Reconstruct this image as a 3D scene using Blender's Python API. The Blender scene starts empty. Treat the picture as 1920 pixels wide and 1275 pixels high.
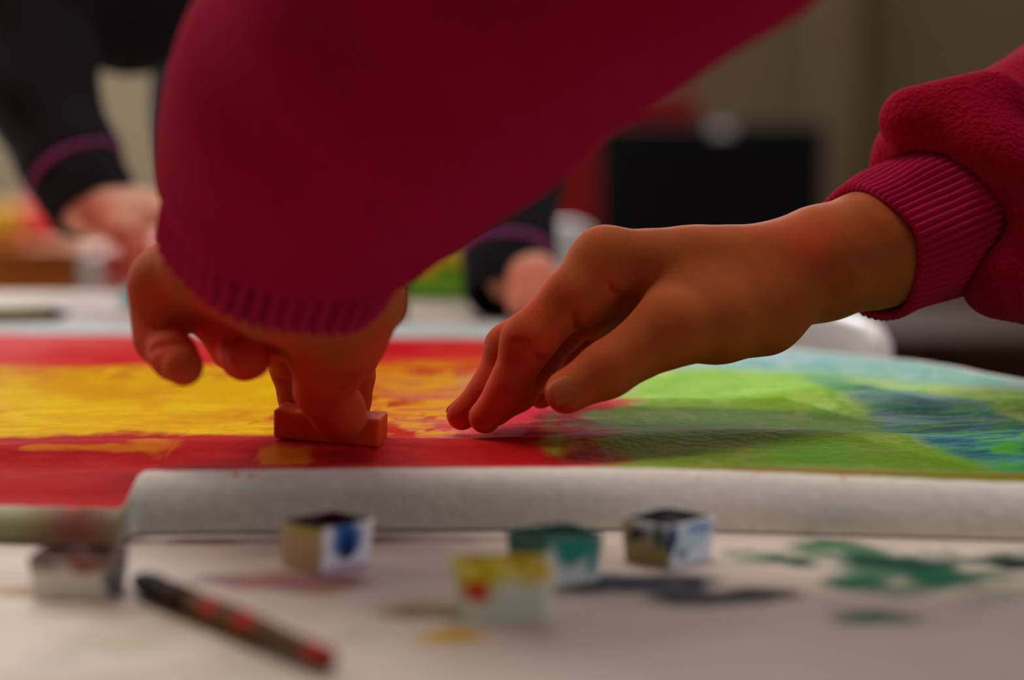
import bpy, bmesh, math, random
import numpy as np
from mathutils import Vector, Matrix

random.seed(7)
SC = bpy.context.scene
COL = SC.collection

# ------------------------------------------------------------------ camera, world, light, exposure
TABLE_Z = 0.620
CAM_Z = TABLE_Z + 0.114
TILT = math.radians(7.08)
FPX = 3720.0
cam = bpy.data.cameras.new('camera'); camo = bpy.data.objects.new('camera', cam); COL.objects.link(camo)
cam.sensor_width = 23.6; cam.sensor_fit = 'HORIZONTAL'; cam.lens = FPX / 1920 * 23.6
camo.location = (0, 0, CAM_Z); camo.rotation_euler = (math.pi / 2 - TILT, 0, 0)
cam.clip_start = 0.02; cam.clip_end = 50
cam.dof.use_dof = True; cam.dof.focus_distance = 0.605; cam.dof.aperture_fstop = 3.1; cam.dof.aperture_blades = 8
SC.camera = camo

w = bpy.data.worlds.new('world'); SC.world = w; w.use_nodes = True
w.node_tree.nodes['Background'].inputs[0].default_value = (0.75, 0.86, 1.0, 1)
w.node_tree.nodes['Background'].inputs[1].default_value = 1.0

def area(name, loc, aim, size, energy, col):
    l = bpy.data.lights.new(name, 'AREA'); l.shape = 'RECTANGLE'; l.size, l.size_y = size
    l.energy = energy; l.color = col
    o = bpy.data.objects.new(name, l); COL.objects.link(o); o.location = loc
    o.rotation_euler = (Vector(aim) - Vector(loc)).to_track_quat('-Z', 'Y').to_euler()
    return o
# daylight entering at the windows: a wide one high in the back wall, one in each side wall
area('daylight_window_1', (2.28, -0.30, 1.65), (0.0, -0.10, 1.10), (1.5, 1.3), 9, (0.84, 0.92, 1.0))
area('daylight_window_2', (-2.58, 2.90, 1.70), (0.0, 2.0, 0.95), (1.7, 1.3), 34, (1.0, 0.96, 0.89))
area('daylight_window_3', (-0.25, 4.28, 1.75), (0.0, 0.6, 0.80), (2.5, 1.3), 58, (0.96, 0.98, 1.0))

SC.view_settings.view_transform = 'Standard'; SC.view_settings.look = 'None'
SC.view_settings.gamma = 1; SC.view_settings.use_curve_mapping = False
SC.view_settings.exposure = 0.08
SC.cycles.use_denoising = True

# ------------------------------------------------------------------ helpers
_c, _s = math.cos(TILT), math.sin(TILT)
def Q(px, py, s):
    """world point (mm) seen at photo pixel px,py at depth s mm: used to read sizes and places off the photograph"""
    a = (px - 960) / FPX; b = (637.5 - py) / FPX
    return np.array([s * a, s * (_c + b * _s), CAM_Z * 1000 + s * (-_s + b * _c)])
def QT(px, py, z=0.0):
    """point (m) of the level z mm above the table top seen at px,py"""
    a = (px - 960) / FPX; b = (637.5 - py) / FPX
    dz = -_s + b * _c
    s = -(0.114 - z / 1000) / dz
    return np.array([s * a, s * (_c + b * _s), TABLE_Z + z / 1000])

def lin(c):
    return tuple(((v / 255) / 12.92 if v / 255 <= 0.04045 else ((v / 255 + 0.055) / 1.055) ** 2.4) for v in c)

def mat(name, rgb=(200, 200, 200), rough=0.6, noise=0.0, nscale=40, bump=0.0, bscale=200, sheen=0, sheen_tint=None,
        sss=0, attr=None, spec=0.5, metal=0, coat=0, alpha=None):
    m = bpy.data.materials.new(name); m.use_nodes = True
    nt = m.node_tree; b = nt.nodes['Principled BSDF']
    col = (*lin(rgb), 1)
    b.inputs['Base Color'].default_value = col
    b.inputs['Roughness'].default_value = rough
    b.inputs['Specular IOR Level'].default_value = spec
    b.inputs['Metallic'].default_value = metal
    b.inputs['Coat Weight'].default_value = coat
    if sheen:
        b.inputs['Sheen Weight'].default_value = sheen
        b.inputs['Sheen Roughness'].default_value = 0.45
        b.inputs['Sheen Tint'].default_value = (*lin(sheen_tint or rgb), 1)
    tc = nt.nodes.new('ShaderNodeTexCoord')
    src = None
    if attr:
        a = nt.nodes.new('ShaderNodeAttribute'); a.attribute_name = attr; src = a.outputs['Color']
    if noise:
        n = nt.nodes.new('ShaderNodeTexNoise'); n.inputs['Scale'].default_value = nscale; n.inputs['Detail'].default_value = 5
        nt.links.new(tc.outputs['Object'], n.inputs['Vector'])
        r = nt.nodes.new('ShaderNodeMapRange'); r.inputs[1].default_value = 0.3; r.inputs[2].default_value = 0.7
        r.inputs[3].default_value = 1 - noise; r.inputs[4].default_value = 1 + noise
        nt.links.new(n.outputs['Fac'], r.inputs[0])
        mx = nt.nodes.new('ShaderNodeMix'); mx.data_type = 'RGBA'; mx.blend_type = 'MULTIPLY'; mx.inputs[0].default_value = 1
        if src: nt.links.new(src, mx.inputs[6])
        else: mx.inputs[6].default_value = col
        nt.links.new(r.outputs[0], mx.inputs[7]); src = mx.outputs[2]
    if src: nt.links.new(src, b.inputs['Base Color'])
    if bump:
        n2 = nt.nodes.new('ShaderNodeTexNoise'); n2.inputs['Scale'].default_value = bscale; n2.inputs['Detail'].default_value = 4
        nt.links.new(tc.outputs['Object'], n2.inputs['Vector'])
        bp = nt.nodes.new('ShaderNodeBump'); bp.inputs['Strength'].default_value = bump; bp.inputs['Distance'].default_value = 0.0015
        nt.links.new(n2.outputs['Fac'], bp.inputs['Height']); nt.links.new(bp.outputs[0], b.inputs['Normal'])
    if sss:
        b.inputs['Subsurface Weight'].default_value = sss
        b.inputs['Subsurface Radius'].default_value = (1.0, 0.28, 0.13)
        b.inputs['Subsurface Scale'].default_value = 0.006
    return m

def tag(o, label=None, cat=None, group=None, kind=None):
    if label: o['label'] = label
    if cat: o['category'] = cat
    if group: o['group'] = group
    if kind: o['kind'] = kind
    return o
def link(name, me, m=None, parent=None, smooth=False):
    o = bpy.data.objects.new(name, me); COL.objects.link(o)
    if m is not None: me.materials.append(m)
    if parent is not None: o.parent = parent
    if smooth:
        me.polygons.foreach_set('use_smooth', [True] * len(me.polygons))
    return o
def empty(name, loc, rz=0):
    o = bpy.data.objects.new(name, None); COL.objects.link(o); o.location = loc; o.rotation_euler = (0, 0, rz)
    o.empty_display_size = 0.02
    return o
def pymesh(name, v, f, m=None, parent=None, smooth=False):
    me = bpy.data.meshes.new(name); me.from_pydata([tuple(map(float, p)) for p in v], [], [tuple(map(int, q)) for q in f]); me.update()
    return link(name, me, m, parent, smooth)
def bm_obj(name, bm, m, parent=None, smooth=False, bevel=0, seg=2):
    if bevel:
        bmesh.ops.bevel(bm, geom=[e for e in bm.edges], offset=bevel, segments=seg, affect='EDGES', profile=0.5)
    me = bpy.data.meshes.new(name); bm.to_mesh(me); bm.free()
    return link(name, me, m, parent, smooth)
def box(name, lo, hi, m, parent=None, bevel=0.0, seg=2):
    bm = bmesh.new()
    lo = Vector(lo); hi = Vector(hi)
    bmesh.ops.create_cube(bm, size=1, matrix=Matrix.Translation((lo + hi) / 2) @ Matrix.Diagonal((*(hi - lo), 1)))
    return bm_obj(name, bm, m, parent, bevel > 0 and seg > 2, bevel, seg)
def lathe(name, prof, m, parent=None, n=32, axis=None, loc=None):
    """prof: list of (r,z) ; closed at both ends"""
    v = []; f = []
    for r, z in prof:
        for i in range(n):
            a = 2 * math.pi * i / n; v.append((r * math.cos(a), r * math.sin(a), z))
    for j in range(len(prof) - 1):
        for i in range(n):
            f.append((j * n + i, j * n + (i + 1) % n, (j + 1) * n + (i + 1) % n, (j + 1) * n + i))
    f.append(tuple(reversed(range(n)))); f.append(tuple((len(prof) - 1) * n + i for i in range(n)))
    if axis is not None:
        R = Vector((0, 0, 1)).rotation_difference(Vector(axis)).to_matrix()
        v = [R @ Vector(p) + Vector(loc) for p in v]
    elif loc is not None:
        v = [Vector(p) + Vector(loc) for p in v]
    return pymesh(name, v, f, m, parent, True)

# value noise -------------------------------------------------------
_rng = np.random.default_rng(11)
_tab = _rng.random((256, 256)).astype(np.float32)
def vnoise(x, y):
    xi = np.floor(x).astype(int); yi = np.floor(y).astype(int)
    fx = x - xi; fy = y - yi; fx = fx * fx * (3 - 2 * fx); fy = fy * fy * (3 - 2 * fy)
    g = lambda i, j: _tab[i & 255, j & 255]
    return (g(xi, yi) * (1 - fx) + g(xi + 1, yi) * fx) * (1 - fy) + (g(xi, yi + 1) * (1 - fx) + g(xi + 1, yi + 1) * fx) * fy
def fbm(x, y, o=4):
    t = 0; a = 0.5; n = 0
    for k in range(o):
        t = t + a * vnoise(x * 2 ** k + 17.3 * k, y * 2 ** k + 5.1 * k); n += a; a *= 0.5
    return t / n
def sst(a, b, x):
    t = np.clip((x - a) / (b - a), 0, 1); return t * t * (3 - 2 * t)

# signed-distance modelling, meshed with surface nets ------------------
def seg_d(P, a, b, ra, rb):
    a = np.asarray(a, np.float32); b = np.asarray(b, np.float32); d = b - a
    L = float(d @ d) + 1e-9
    px, py, pz = P
    t = np.clip(((px - a[0]) * d[0] + (py - a[1]) * d[1] + (pz - a[2]) * d[2]) / L, 0, 1)
    return np.sqrt((px - a[0] - t * d[0]) ** 2 + (py - a[1] - t * d[1]) ** 2 + (pz - a[2] - t * d[2]) ** 2) - (ra + (rb - ra) * t)
def ell_d(P, c, r, R=None):
    q = [P[i] - np.float32(c[i]) for i in range(3)]
    if R is not None:
        q = [sum(np.float32(R[i][j]) * q[j] for j in range(3)) for i in range(3)]
    k0 = np.sqrt((q[0] / r[0]) ** 2 + (q[1] / r[1]) ** 2 + (q[2] / r[2]) ** 2)
    return (k0 - 1) * min(r)
def torus_d(P, c, ax, R, r):
    q = [P[i] - np.float32(c[i]) for i in range(3)]
    h = q[0] * ax[0] + q[1] * ax[1] + q[2] * ax[2]
    rad = np.sqrt(np.maximum(q[0] ** 2 + q[1] ** 2 + q[2] ** 2 - h * h, 0))
    return np.sqrt((rad - R) ** 2 + h * h) - r
def smin(a, b, k):
    if k <= 0: return np.minimum(a, b)
    h = np.clip(0.5 + 0.5 * (b - a) / k, 0, 1)
    return b * (1 - h) + a * h - k * h * (1 - h)
def smax(a, b, k): return -smin(-a, -b, k)
def chain(P, pts, k=2.0):
    d = None
    for (a, ra), (b, rb) in zip(pts[:-1], pts[1:]):
        e = seg_d(P, a, b, ra, rb); d = e if d is None else smin(d, e, k)
    return d
def nets(fn, lo, hi, h, smooth=2):
    """surface nets of fn over the box lo..hi with voxel h; returns verts, quads"""
    lo = np.asarray(lo, float); hi = np.asarray(hi, float)
    n = np.ceil((hi - lo) / h).astype(int) + 1
    ax = [np.float32(lo[i]) + np.float32(h) * np.arange(n[i], dtype=np.float32) for i in range(3)]
    P = np.meshgrid(*ax, indexing='ij', sparse=True)
    V = np.broadcast_to(fn(P), tuple(n)).astype(np.float32)
    ins = V < 0
    cell = tuple(n - 1)
    cnt = np.zeros(cell, np.uint8)
    sl = lambda i, d: slice(i, i + d)
    for i in (0, 1):
        for j in (0, 1):
            for k in (0, 1):
                cnt += ins[i:i + cell[0], j:j + cell[1], k:k + cell[2]]
    act = (cnt > 0) & (cnt < 8)
    idx = -np.ones(cell, np.int64); cs = np.argwhere(act); idx[act] = np.arange(len(cs))
    acc = np.zeros((len(cs), 3)); num = np.zeros(len(cs))
    corners = [(i, j, k) for i in (0, 1) for j in (0, 1) for k in (0, 1)]
    for c0 in corners:
        for a in range(3):
            if c0[a]: continue
            c1 = list(c0); c1[a] = 1
            v0 = V[cs[:, 0] + c0[0], cs[:, 1] + c0[1], cs[:, 2] + c0[2]]
            v1 = V[cs[:, 0] + c1[0], cs[:, 1] + c1[1], cs[:, 2] + c1[2]]
            cr = (v0 < 0) != (v1 < 0)
            t = np.where(cr, v0 / np.where(cr, v0 - v1, 1), 0)
            p = np.tile(np.array(c0, float), (len(cs), 1)); p[:, a] += t
            acc[cr] += p[cr]; num[cr] += 1
    vert = lo + h * (cs + acc / num[:, None])
    quads = []
    for a in range(3):
        b, c = (a + 1) % 3, (a + 2) % 3
        s0 = [slice(None)] * 3; s1 = [slice(None)] * 3
        s0[a] = slice(0, n[a] - 1); s1[a] = slice(1, n[a])
        ch = ins[tuple(s0)] != ins[tuple(s1)]
        e = np.argwhere(ch)
        e = e[(e[:, b] > 0) & (e[:, c] > 0) & (e[:, b] < n[b] - 1) & (e[:, c] < n[c] - 1)]
        def at(db, dc):
            q = e.copy(); q[:, b] += db; q[:, c] += dc
            return idx[q[:, 0], q[:, 1], q[:, 2]]
        q = np.stack([at(-1, -1), at(0, -1), at(0, 0), at(-1, 0)], 1)
        inside0 = ins[e[:, 0], e[:, 1], e[:, 2]]
        q[~inside0] = q[~inside0][:, ::-1]
        quads.append(q)
    F = np.concatenate(quads)
    # light smoothing
    for _ in range(smooth):
        s = np.zeros_like(vert); m = np.zeros(len(vert))
        for i in range(4):
            for j in (1, 3):
                np.add.at(s, F[:, i], vert[F[:, (i + j) % 4]]); np.add.at(m, F[:, i], 1)
        vert = vert * 0.5 + 0.5 * s / np.maximum(m, 1)[:, None]
    return vert, F
def join(parts):
    v = []; f = []; o = 0
    for a, b in parts:
        v.append(a); f.append(b + o); o += len(a)
    return np.concatenate(v), np.concatenate(f)
def npmesh(name, v, f, m, parent=None, scale=0.001):
    me = bpy.data.meshes.new(name)
    me.vertices.add(len(v)); me.vertices.foreach_set('co', (v * scale).astype(np.float32).ravel())
    me.loops.add(f.size); me.loops.foreach_set('vertex_index', f.astype(np.int32).ravel())
    me.polygons.add(len(f)); me.polygons.foreach_set('loop_start', np.arange(0, f.size, 4, dtype=np.int32))
    me.polygons.foreach_set('loop_total', np.full(len(f), 4, np.int32))
    me.update(calc_edges=True); me.validate()
    return link(name, me, m, parent, True)
def colour(o, rgb, name='paint'):
    a = o.data.color_attributes.new(name, 'FLOAT_COLOR', 'POINT')
    c = np.ones((len(o.data.vertices), 4), np.float32); c[:, :3] = rgb
    a.data.foreach_set('color', c.ravel())
def bounds(pts, pad):
    a = np.array(pts); return a.min(0) - pad, a.max(0) + pad
def frame(ax):
    ax = np.asarray(ax, float); ax = ax / np.linalg.norm(ax)
    u = np.cross(ax, (0, 0, 1.0)); u /= np.linalg.norm(u); return ax, u, np.cross(u, ax)

# ------------------------------------------------------------------ materials
M = {}
M['dado'] = mat('taupe_dado_paint', (104, 88, 68), 0.85, 0.06, 3, 0.15, 300)
M['wall'] = mat('wall_paint', (166, 152, 130), 0.9, 0.05, 3, 0.15, 300)
M['added_lamp_glow'] = mat('added_lamp_diffuser', (245, 242, 235), 0.5, 0.02, 20)
M['added_lamp_glow'].node_tree.nodes['Principled BSDF'].inputs['Emission Color'].default_value = (1, .95, .88, 1)
M['added_lamp_glow'].node_tree.nodes['Principled BSDF'].inputs['Emission Strength'].default_value = 4
M['ceiling'] = mat('ceiling_paint', (205, 200, 190), 0.9, 0.03, 3)
M['floor'] = mat('floor_lino', (110, 84, 60), 0.6, 0.15, 6)
M['frame'] = mat('window_frame_paint', (210, 208, 200), 0.5, 0.03, 10)
M['table'] = mat('table_laminate', rough=0.55, attr='paint', noise=0.05, nscale=30, bump=0.1, bscale=90, spec=0.012)
M['metal'] = mat('grey_tube', (120, 122, 125), 0.4, 0.05, 30, metal=0.6)
M['paper'] = mat('painted_paper', rough=0.62, attr='paint', noise=0.06, nscale=260, bump=0.35, bscale=320, spec=0.012)
M['skin'] = mat('skin', (226, 158, 120), 0.7, 0.10, 90, 0.13, 900, sss=0.4, attr='paint', spec=0.07)
M['nail'] = mat('nail', (172, 84, 48), 0.55, 0.04, 200, sss=0.3, spec=0.12)
M['fleece'] = mat('pink_fleece', (180, 9, 42), 0.95, 0.14, 420, 1.0, 700, sheen=0.30, sheen_tint=(255, 50, 160), spec=0.05)
for n_ in M['fleece'].node_tree.nodes:
    if n_.type == 'BUMP': n_.inputs['Distance'].default_value = 0.0042
M['rib'] = mat('pink_rib_knit', (176, 20, 62), 0.95, 0.10, 700, 0.6, 1600, sheen=0.25, sheen_tint=(255, 70, 170), spec=0.1)
M['black_cloth'] = mat('black_cloth', (26, 25, 31), 0.9, 0.15, 60, 0.4, 900, sheen=0.12, sheen_tint=(120, 115, 140), spec=0.15)
M['piping'] = mat('purple_piping', (136, 52, 118), 0.8, 0.08, 200)
M['trouser'] = mat('blue_denim', (40, 52, 84), 0.9, 0.15, 200)
M['shoe'] = mat('shoe_leather', (60, 44, 36), 0.5, 0.1, 60)
M['hair'] = mat('brown_hair', (74, 46, 26), 0.6, 0.3, 300, 0.6, 500)
M['eye'] = mat('eye', (240, 238, 232), 0.2, 0.02, 50)
M['iris'] = mat('iris', (70, 48, 30), 0.2, 0.1, 300)
M['lip'] = mat('lip', (188, 96, 84), 0.45, 0.05, 100)
M['wax'] = mat('orange_wax', (206, 68, 4), 0.6, 0.12, 160, 0.3, 500, sss=0.1, spec=0.1)
M['pan'] = mat('pan_plastic', rough=0.45, attr='paint', noise=0.04, nscale=200, spec=0.15)
M['white_plastic'] = mat('white_plastic', (236, 236, 234), 0.35, 0.02, 20)
M['monitor'] = mat('black_plastic', (22, 23, 28), 0.6, 0.06, 80, spec=0.02)
M['screen'] = mat('dark_screen', (12, 12, 14), 0.4, 0.05, 40, spec=0.1)
M['glint'] = mat('silver_badge', (215, 218, 225), 0.25, 0.03, 60, metal=0.3)
M['red_wood'] = mat('dark_red_lacquer', (128, 22, 20), 0.5, 0.08, 12, spec=0.08)
M['wood'] = mat('orange_wood', (176, 98, 40), 0.5, 0.2, 18, spec=0.08)
M['dark_wood'] = mat('brown_wood', (58, 38, 22), 0.55, 0.2, 16, spec=0.08)
M['bristle'] = mat('dark_bristle', (34, 32, 48), 0.8, 0.2, 300)
M['brass'] = mat('dull_ferrule', (120, 104, 84), 0.4, 0.1, 100, metal=0.7)
M['handle'] = mat('brush_handle', rough=0.6, attr='paint', noise=0.12, nscale=120, spec=0.05)
M['olive'] = mat('olive_lacquer', (128, 116, 48), 0.5, 0.1, 60)
M['cyan'] = mat('pale_cyan_plastic', (120, 205, 222), 0.4, 0.04, 60)
M['black_plastic'] = mat('black_pot_plastic', (22, 22, 24), 0.4, 0.06, 60, spec=0.08)
M['green'] = mat('leaf_green_plastic', (120, 190, 30), 0.5, 0.05, 40)
M['yellow'] = mat('yellow_plastic', (226, 200, 30), 0.5, 0.05, 40)
M['red_cloth'] = mat('red_cloth', (206, 34, 32), 0.9, 0.15, 60, 0.5, 200)
M['yellow_cloth'] = mat('yellow_wool', (222, 176, 60), 0.9, 0.15, 60, 0.5, 200)
M['red_card'] = mat('red_card', (190, 52, 46), 0.7, 0.10, 30)
M['dot'] = mat('pale_print', (226, 190, 176), 0.7, 0.05, 30)

# ------------------------------------------------------------------ room
XL, XR, YF, YB, ZC = -2.6, 2.3, -2.6, 4.2, 2.7
tag(box('floor', (XL, YF, -0.05), (XR, YB, 0), M['floor']), kind='structure')
tag(box('ceiling', (XL, YF, ZC), (XR, YB, ZC + 0.05), M['ceiling']), kind='structure')
bm = bmesh.new(); BW = (-1.6, 1.1, 1.05, 2.42)
for (x0, x1, z0, z1) in ((XL, BW[0], 0, ZC), (BW[1], XR, 0, ZC), (BW[0], BW[1], 0, BW[2]), (BW[0], BW[1], BW[3], ZC)):
    bmesh.ops.create_cube(bm, size=1, matrix=Matrix.Translation(((x0 + x1) / 2, YB + .05, (z0 + z1) / 2)) @ Matrix.Diagonal((x1 - x0, .1, z1 - z0, 1)))
tag(bm_obj('wall_back', bm, M['wall']), kind='structure')
tag(box('wall_front', (XL, YF - 0.1, 0), (XR, YF, ZC), M['wall']), kind='structure')
def wall_side(name, x0, x1, wins):
    """side wall with window openings: one mesh of the blocks around the openings"""
    bm = bmesh.new()
    def blk(y0, y1, z0, z1):
        if y1 - y0 < 1e-4: return
        bmesh.ops.create_cube(bm, size=1, matrix=Matrix.Translation(((x0 + x1) / 2, (y0 + y1) / 2, (z0 + z1) / 2)) @ Matrix.Diagonal((x1 - x0, y1 - y0, z1 - z0, 1)))
    y = YF
    for a, b in wins:
        blk(y, a, 0, ZC); blk(a, b, 0, 0.9); blk(a, b, 2.3, ZC); y = b
    blk(y, YB, 0, ZC)
    return tag(bm_obj(name, bm, M['wall']), kind='structure')
wins_r = [(-1.1, 0.5)]; wins_l = [(2.0, 3.8)]
wall_side('wall_right', XR, XR + 0.1, wins_r); wall_side('wall_left', XL - 0.1, XL, wins_l)
wn = 0
for side, lst in ((1, wins_r), (-1, wins_l)):
    for a, b in lst:
        wn += 1
        x = (XR + 0.07) if side > 0 else (XL - 0.07)
        e = empty(f'window_{wn}', (0, 0, 0)); tag(e, kind='structure')
        for nm, lo, hi in (('window_frame', (x - .02, a, .9), (x + .02, a + .05, 2.3)), ('window_frame', (x - .02, b - .05, .9), (x + .02, b, 2.3)),
                           ('window_frame', (x - .02, a + .05, .9), (x + .02, b - .05, .95)), ('window_frame', (x - .02, a + .05, 2.25), (x + .02, b - .05, 2.3)),
                           ('window_bar', (x - .015, (a + b) / 2 - .02, .95), (x + .015, (a + b) / 2 + .02, 2.25))):
            box(nm, lo, hi, M['frame'], e)
e = empty('window_3', (0, 0, 0)); tag(e, kind='structure'); y = YB + .07; x0, x1, z0, z1 = BW
for nm, lo, hi in (('window_frame', (x0, y - .02, z0), (x0 + .05, y + .02, z1)), ('window_frame', (x1 - .05, y - .02, z0), (x1, y + .02, z1)), ('window_frame', (x0 + .05, y - .02, z0), (x1 - .05, y + .02, z0 + .05)),
                   ('window_frame', (x0 + .05, y - .02, z1 - .05), (x1 - .05, y + .02, z1)), ('window_bar', (-.72, y - .015, z0 + .05), (-.68, y + .015, z1 - .05)), ('window_bar', (.18, y - .015, z0 + .05), (.22, y + .015, z1 - .05)), ('window_sill', (x0 - .03, YB - .04, z0 - .025), (x1 + .03, YB + .05, z0))):
    box(nm, lo, hi, M['frame'], e)
tag(box('baseboard_back', (XL, YB - 0.015, 0), (XR, YB, 0.08), M['frame']), kind='structure')
for (lx, ly, en, lb) in ((-0.30, 0.90, 13, 'unseen white ceiling lamp added above the painting table for top light'), (-0.30, 2.60, 7, 'unseen white ceiling lamp added near the back window for more light')):  # unseen fixtures, added to light the table from above
    e = empty('added_ceiling_lamp', (lx, ly, ZC)); tag(e, lb, 'ceiling lamp', 'added ceiling lamps')
    box('housing', (-.62, -.16, -.07), (.62, .16, -.0005), M['white_plastic'], e, .004)
    box('added_diffuser', (-.60, -.14, -.078), (.60, .14, -.0702), M['added_lamp_glow'], e, .002)
    ar = area('added_ceiling_light', (lx, ly, ZC - .085), (lx, ly, 0), (1.2, .28), en, (1.0, 0.95, 0.88))
# shallow pier in the back wall, right of the monitor
tag(box('wall_dado', (0.25, YB - 0.03, 0.08), (XR, YB, BW[2] - .03), M['dado']), kind='structure')
tag(box('wall_pier', (0.62, YB - 0.12, 0.08), (0.71, YB - 0.03, BW[2] - .03), M['dado']), kind='structure')

# ------------------------------------------------------------------ table
TF, TB = 0.27, 1.145
def xr(y): return 0.1915 + (0.742 - y) * (37 / 79)
ny, nx = 380, 420
ys = np.linspace(TF, TB, ny); us = np.linspace(0, 1, nx)
Y, U = np.meshgrid(ys, us, indexing='ij')
X = -0.62 + (xr(Y) + 0.62) * U
def mixc(c, rgb, a): return c * (1 - a[..., None]) + np.array(lin(rgb)) * a[..., None]
c = np.ones(X.shape + (3,)) * np.array(lin((228, 210, 200)))
n1 = fbm(X * 30 + 3, Y * 30 + 8); n2 = fbm(X * 90 + 1, Y * 90 + 2); n3 = fbm(X * 14 + 9, Y * 14)
c = mixc(c, (196, 184, 168), 0.5 * sst(0.45, 0.62, n3))
def stain_shade(c, px, py, rx, ry, rgb, a=0.9, ed=0.35):
    p = QT(px, py)
    d = np.sqrt(((X - p[0]) / (rx / 1000)) ** 2 + ((Y - p[1]) / (ry / 1000)) ** 2) + (n2 - 0.5) * 1.6 + (n1 - 0.5) * 1.2
    return mixc(c, rgb, a * (1 - sst(1 - ed, 1 + ed, d)))
for st in [(1670, 1062, 30, 22, (36, 112, 76)), (1630, 1092, 12, 8, (24, 108, 76)), (1775, 1078, 14, 8, (30, 96, 70)), (1700, 1055, 30, 8, (20, 60, 52), .85), (1622, 1157, 8, 5, (40, 104, 74)), (1540, 1055, 7, 3, (20, 60, 50), .8),
           (1455, 1112, 10, 6, (34, 32, 44)), (1310, 1125, 12, 6, (44, 50, 70), .9), (1400, 1128, 6, 3, (80, 100, 100), .7),
           (1150, 1095, 17, 8, (48, 60, 80), .95), (1230, 1085, 12, 4, (54, 62, 80), .8), (1905, 1060, 7, 5, (36, 40, 42), .9),
           (560, 1095, 15, 7, (168, 96, 106), .8), (480, 1080, 9, 4, (190, 130, 120), .5), (610, 1110, 5, 3, (184, 140, 84), .6),
           (400, 1085, 5, 2.5, (140, 146, 140), .6), (660, 1195, 3.5, 2.5, (150, 150, 90), .7), (840, 1195, 8.5, 5, (226, 176, 30), 1.0), (770, 1148, 13, 5, (150, 124, 60), .8),
           (190, 1205, 16, 8, (186, 180, 150), .6), (90, 1235, 7, 4, (166, 168, 164), .5), (330, 1170, 14, 6, (196, 176, 148), .6), (30, 1110, 14, 4, (148, 112, 54), .85), (190, 1145, 16, 3, (176, 150, 116), .7),
           (70, 594, 16, 5, (150, 140, 80), .0), (1890, 762, 9, 3, (236, 120, 96), .8), (1850, 752, 6, 2, (236, 130, 110), .6), (380, 1016, 34, 2.2, (96, 28, 30), .85), (620, 1012, 40, 1.8, (100, 40, 36), .6)]:  # last two paint the curl's shadow and red reflection on the table
    c = stain_shade(c, *st)
v = np.stack([X, Y, np.full_like(X, TABLE_Z)], -1).reshape(-1, 3)
ii = np.arange(ny * nx).reshape(ny, nx)
f = np.stack([ii[:-1, :-1], ii[:-1, 1:], ii[1:, 1:], ii[1:, :-1]], -1).reshape(-1, 4)
table = empty('table', (0, 0, 0)); tag(table, 'off-white classroom table top stained with paint under the big painting', 'table')
# rim and underside in the same mesh
per = [ii[0, k] for k in range(nx)] + [ii[k, nx - 1] for k in range(1, ny)] + [ii[ny - 1, k] for k in range(nx - 2, -1, -1)] + [ii[k, 0] for k in range(ny - 2, 0, -1)]
nb = len(per); base = len(v)
pv = v[per].copy(); pv[:, 2] -= 0.024
v2 = np.concatenate([v, pv]); per = np.array(per); k = np.arange(nb)
rim = np.stack([per, base + k, base + (k + 1) % nb, per[(k + 1) % nb]], 1)
top = npmesh('table_top', v2, np.concatenate([f, rim]), M['table'], table, 1.0)
cc = np.concatenate([c.reshape(-1, 3), np.ones((nb, 3)) * np.array(lin((190, 184, 176)))]); colour(top, cc)
top.data.polygons.foreach_set('use_smooth', [False] * len(top.data.polygons))
for (x, y) in ((-0.55, 0.34), (0.28, 0.34), (-0.55, 1.07), (-0.06, 1.07)):
    lathe('leg', [(0.018, 0), (0.018, TABLE_Z - 0.0245)], M['metal'], table, 20, loc=(x, y, 0))
pymesh('underside', [(-0.615, TF + .004, TABLE_Z - .0235), (xr(TF + .004) - .005, TF + .004, TABLE_Z - .0235), (xr(TB - .004) - .005, TB - .004, TABLE_Z - .0235), (-0.615, TB - .004, TABLE_Z - .0235)], [(3, 2, 1, 0)], M['white_plastic'], table)

# ------------------------------------------------------------------ painting: one big buckled sheet, its front edge curling down to the table
PX0, PX1 = -0.46, 0.30
def paper_front(x):      # where the curled front edge meets the table
    r = sst(-0.1006, -0.0978, x)
    return (0.4955 + 0.006 * np.sin(x * 24)) * (1 - r) + (0.5075 + 0.004 * np.sin(x * 16 + 1.0) - 0.009 * sst(0, .15, x)) * r
def paper_h(x, y):
    """height of the sheet above the table (m) behind its curl"""
    r = sst(-0.1006, -0.0978, x)
    yf = paper_front(x)
    hf = 0.0075 * (1 - r) + (0.0152 - 0.0018 * sst(0.02, 0.16, x)) * r
    base = 0.0108 + 0.0006 * np.sin(x * 31 + y * 9)
    h = hf + (base - hf) * sst(0.0, 0.06, y - yf)
    # buckles: ridge running across at about 0.58 m, dips before it, lower waves farther back
    h = h + 0.0022 * np.exp(-((y - 0.579 - 0.012 * np.sin(x * 11 + 0.4)) / 0.011) ** 2) * sst(0.15, -0.02, x - 0.12)
    h = h - 0.0024 * np.exp(-((y - 0.552) / 0.015) ** 2)
    h = h + 0.0016 * np.exp(-((y - 0.640 - 0.02 * np.sin(x * 9)) / 0.013) ** 2) * sst(-0.02, 0.03, x)
    h = h + 0.0012 * (fbm(x * 14 + 4, y * 22 + 1, 3) - 0.5) * 2 * sst(0.01, 0.05, y - yf)
    h = h + 0.006 * np.exp(-((x - 0.150) / 0.035) ** 2 - ((y - 0.672) / 0.030) ** 2)      # cockled bump under the teal patch
    return np.maximum(h * (1 - 0.92 * sst(0.72, 0.95, y)), 0.0009)
ny, nx = 420, 560
xs = np.linspace(PX0, PX1, nx)
tt = np.linspace(0, 1, ny)
PYB = 0.990
T, XX = np.meshgrid(tt, xs, indexing='ij')
YF_ = paper_front(XX); HF = paper_h(XX, YF_ + 0.009)
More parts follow.
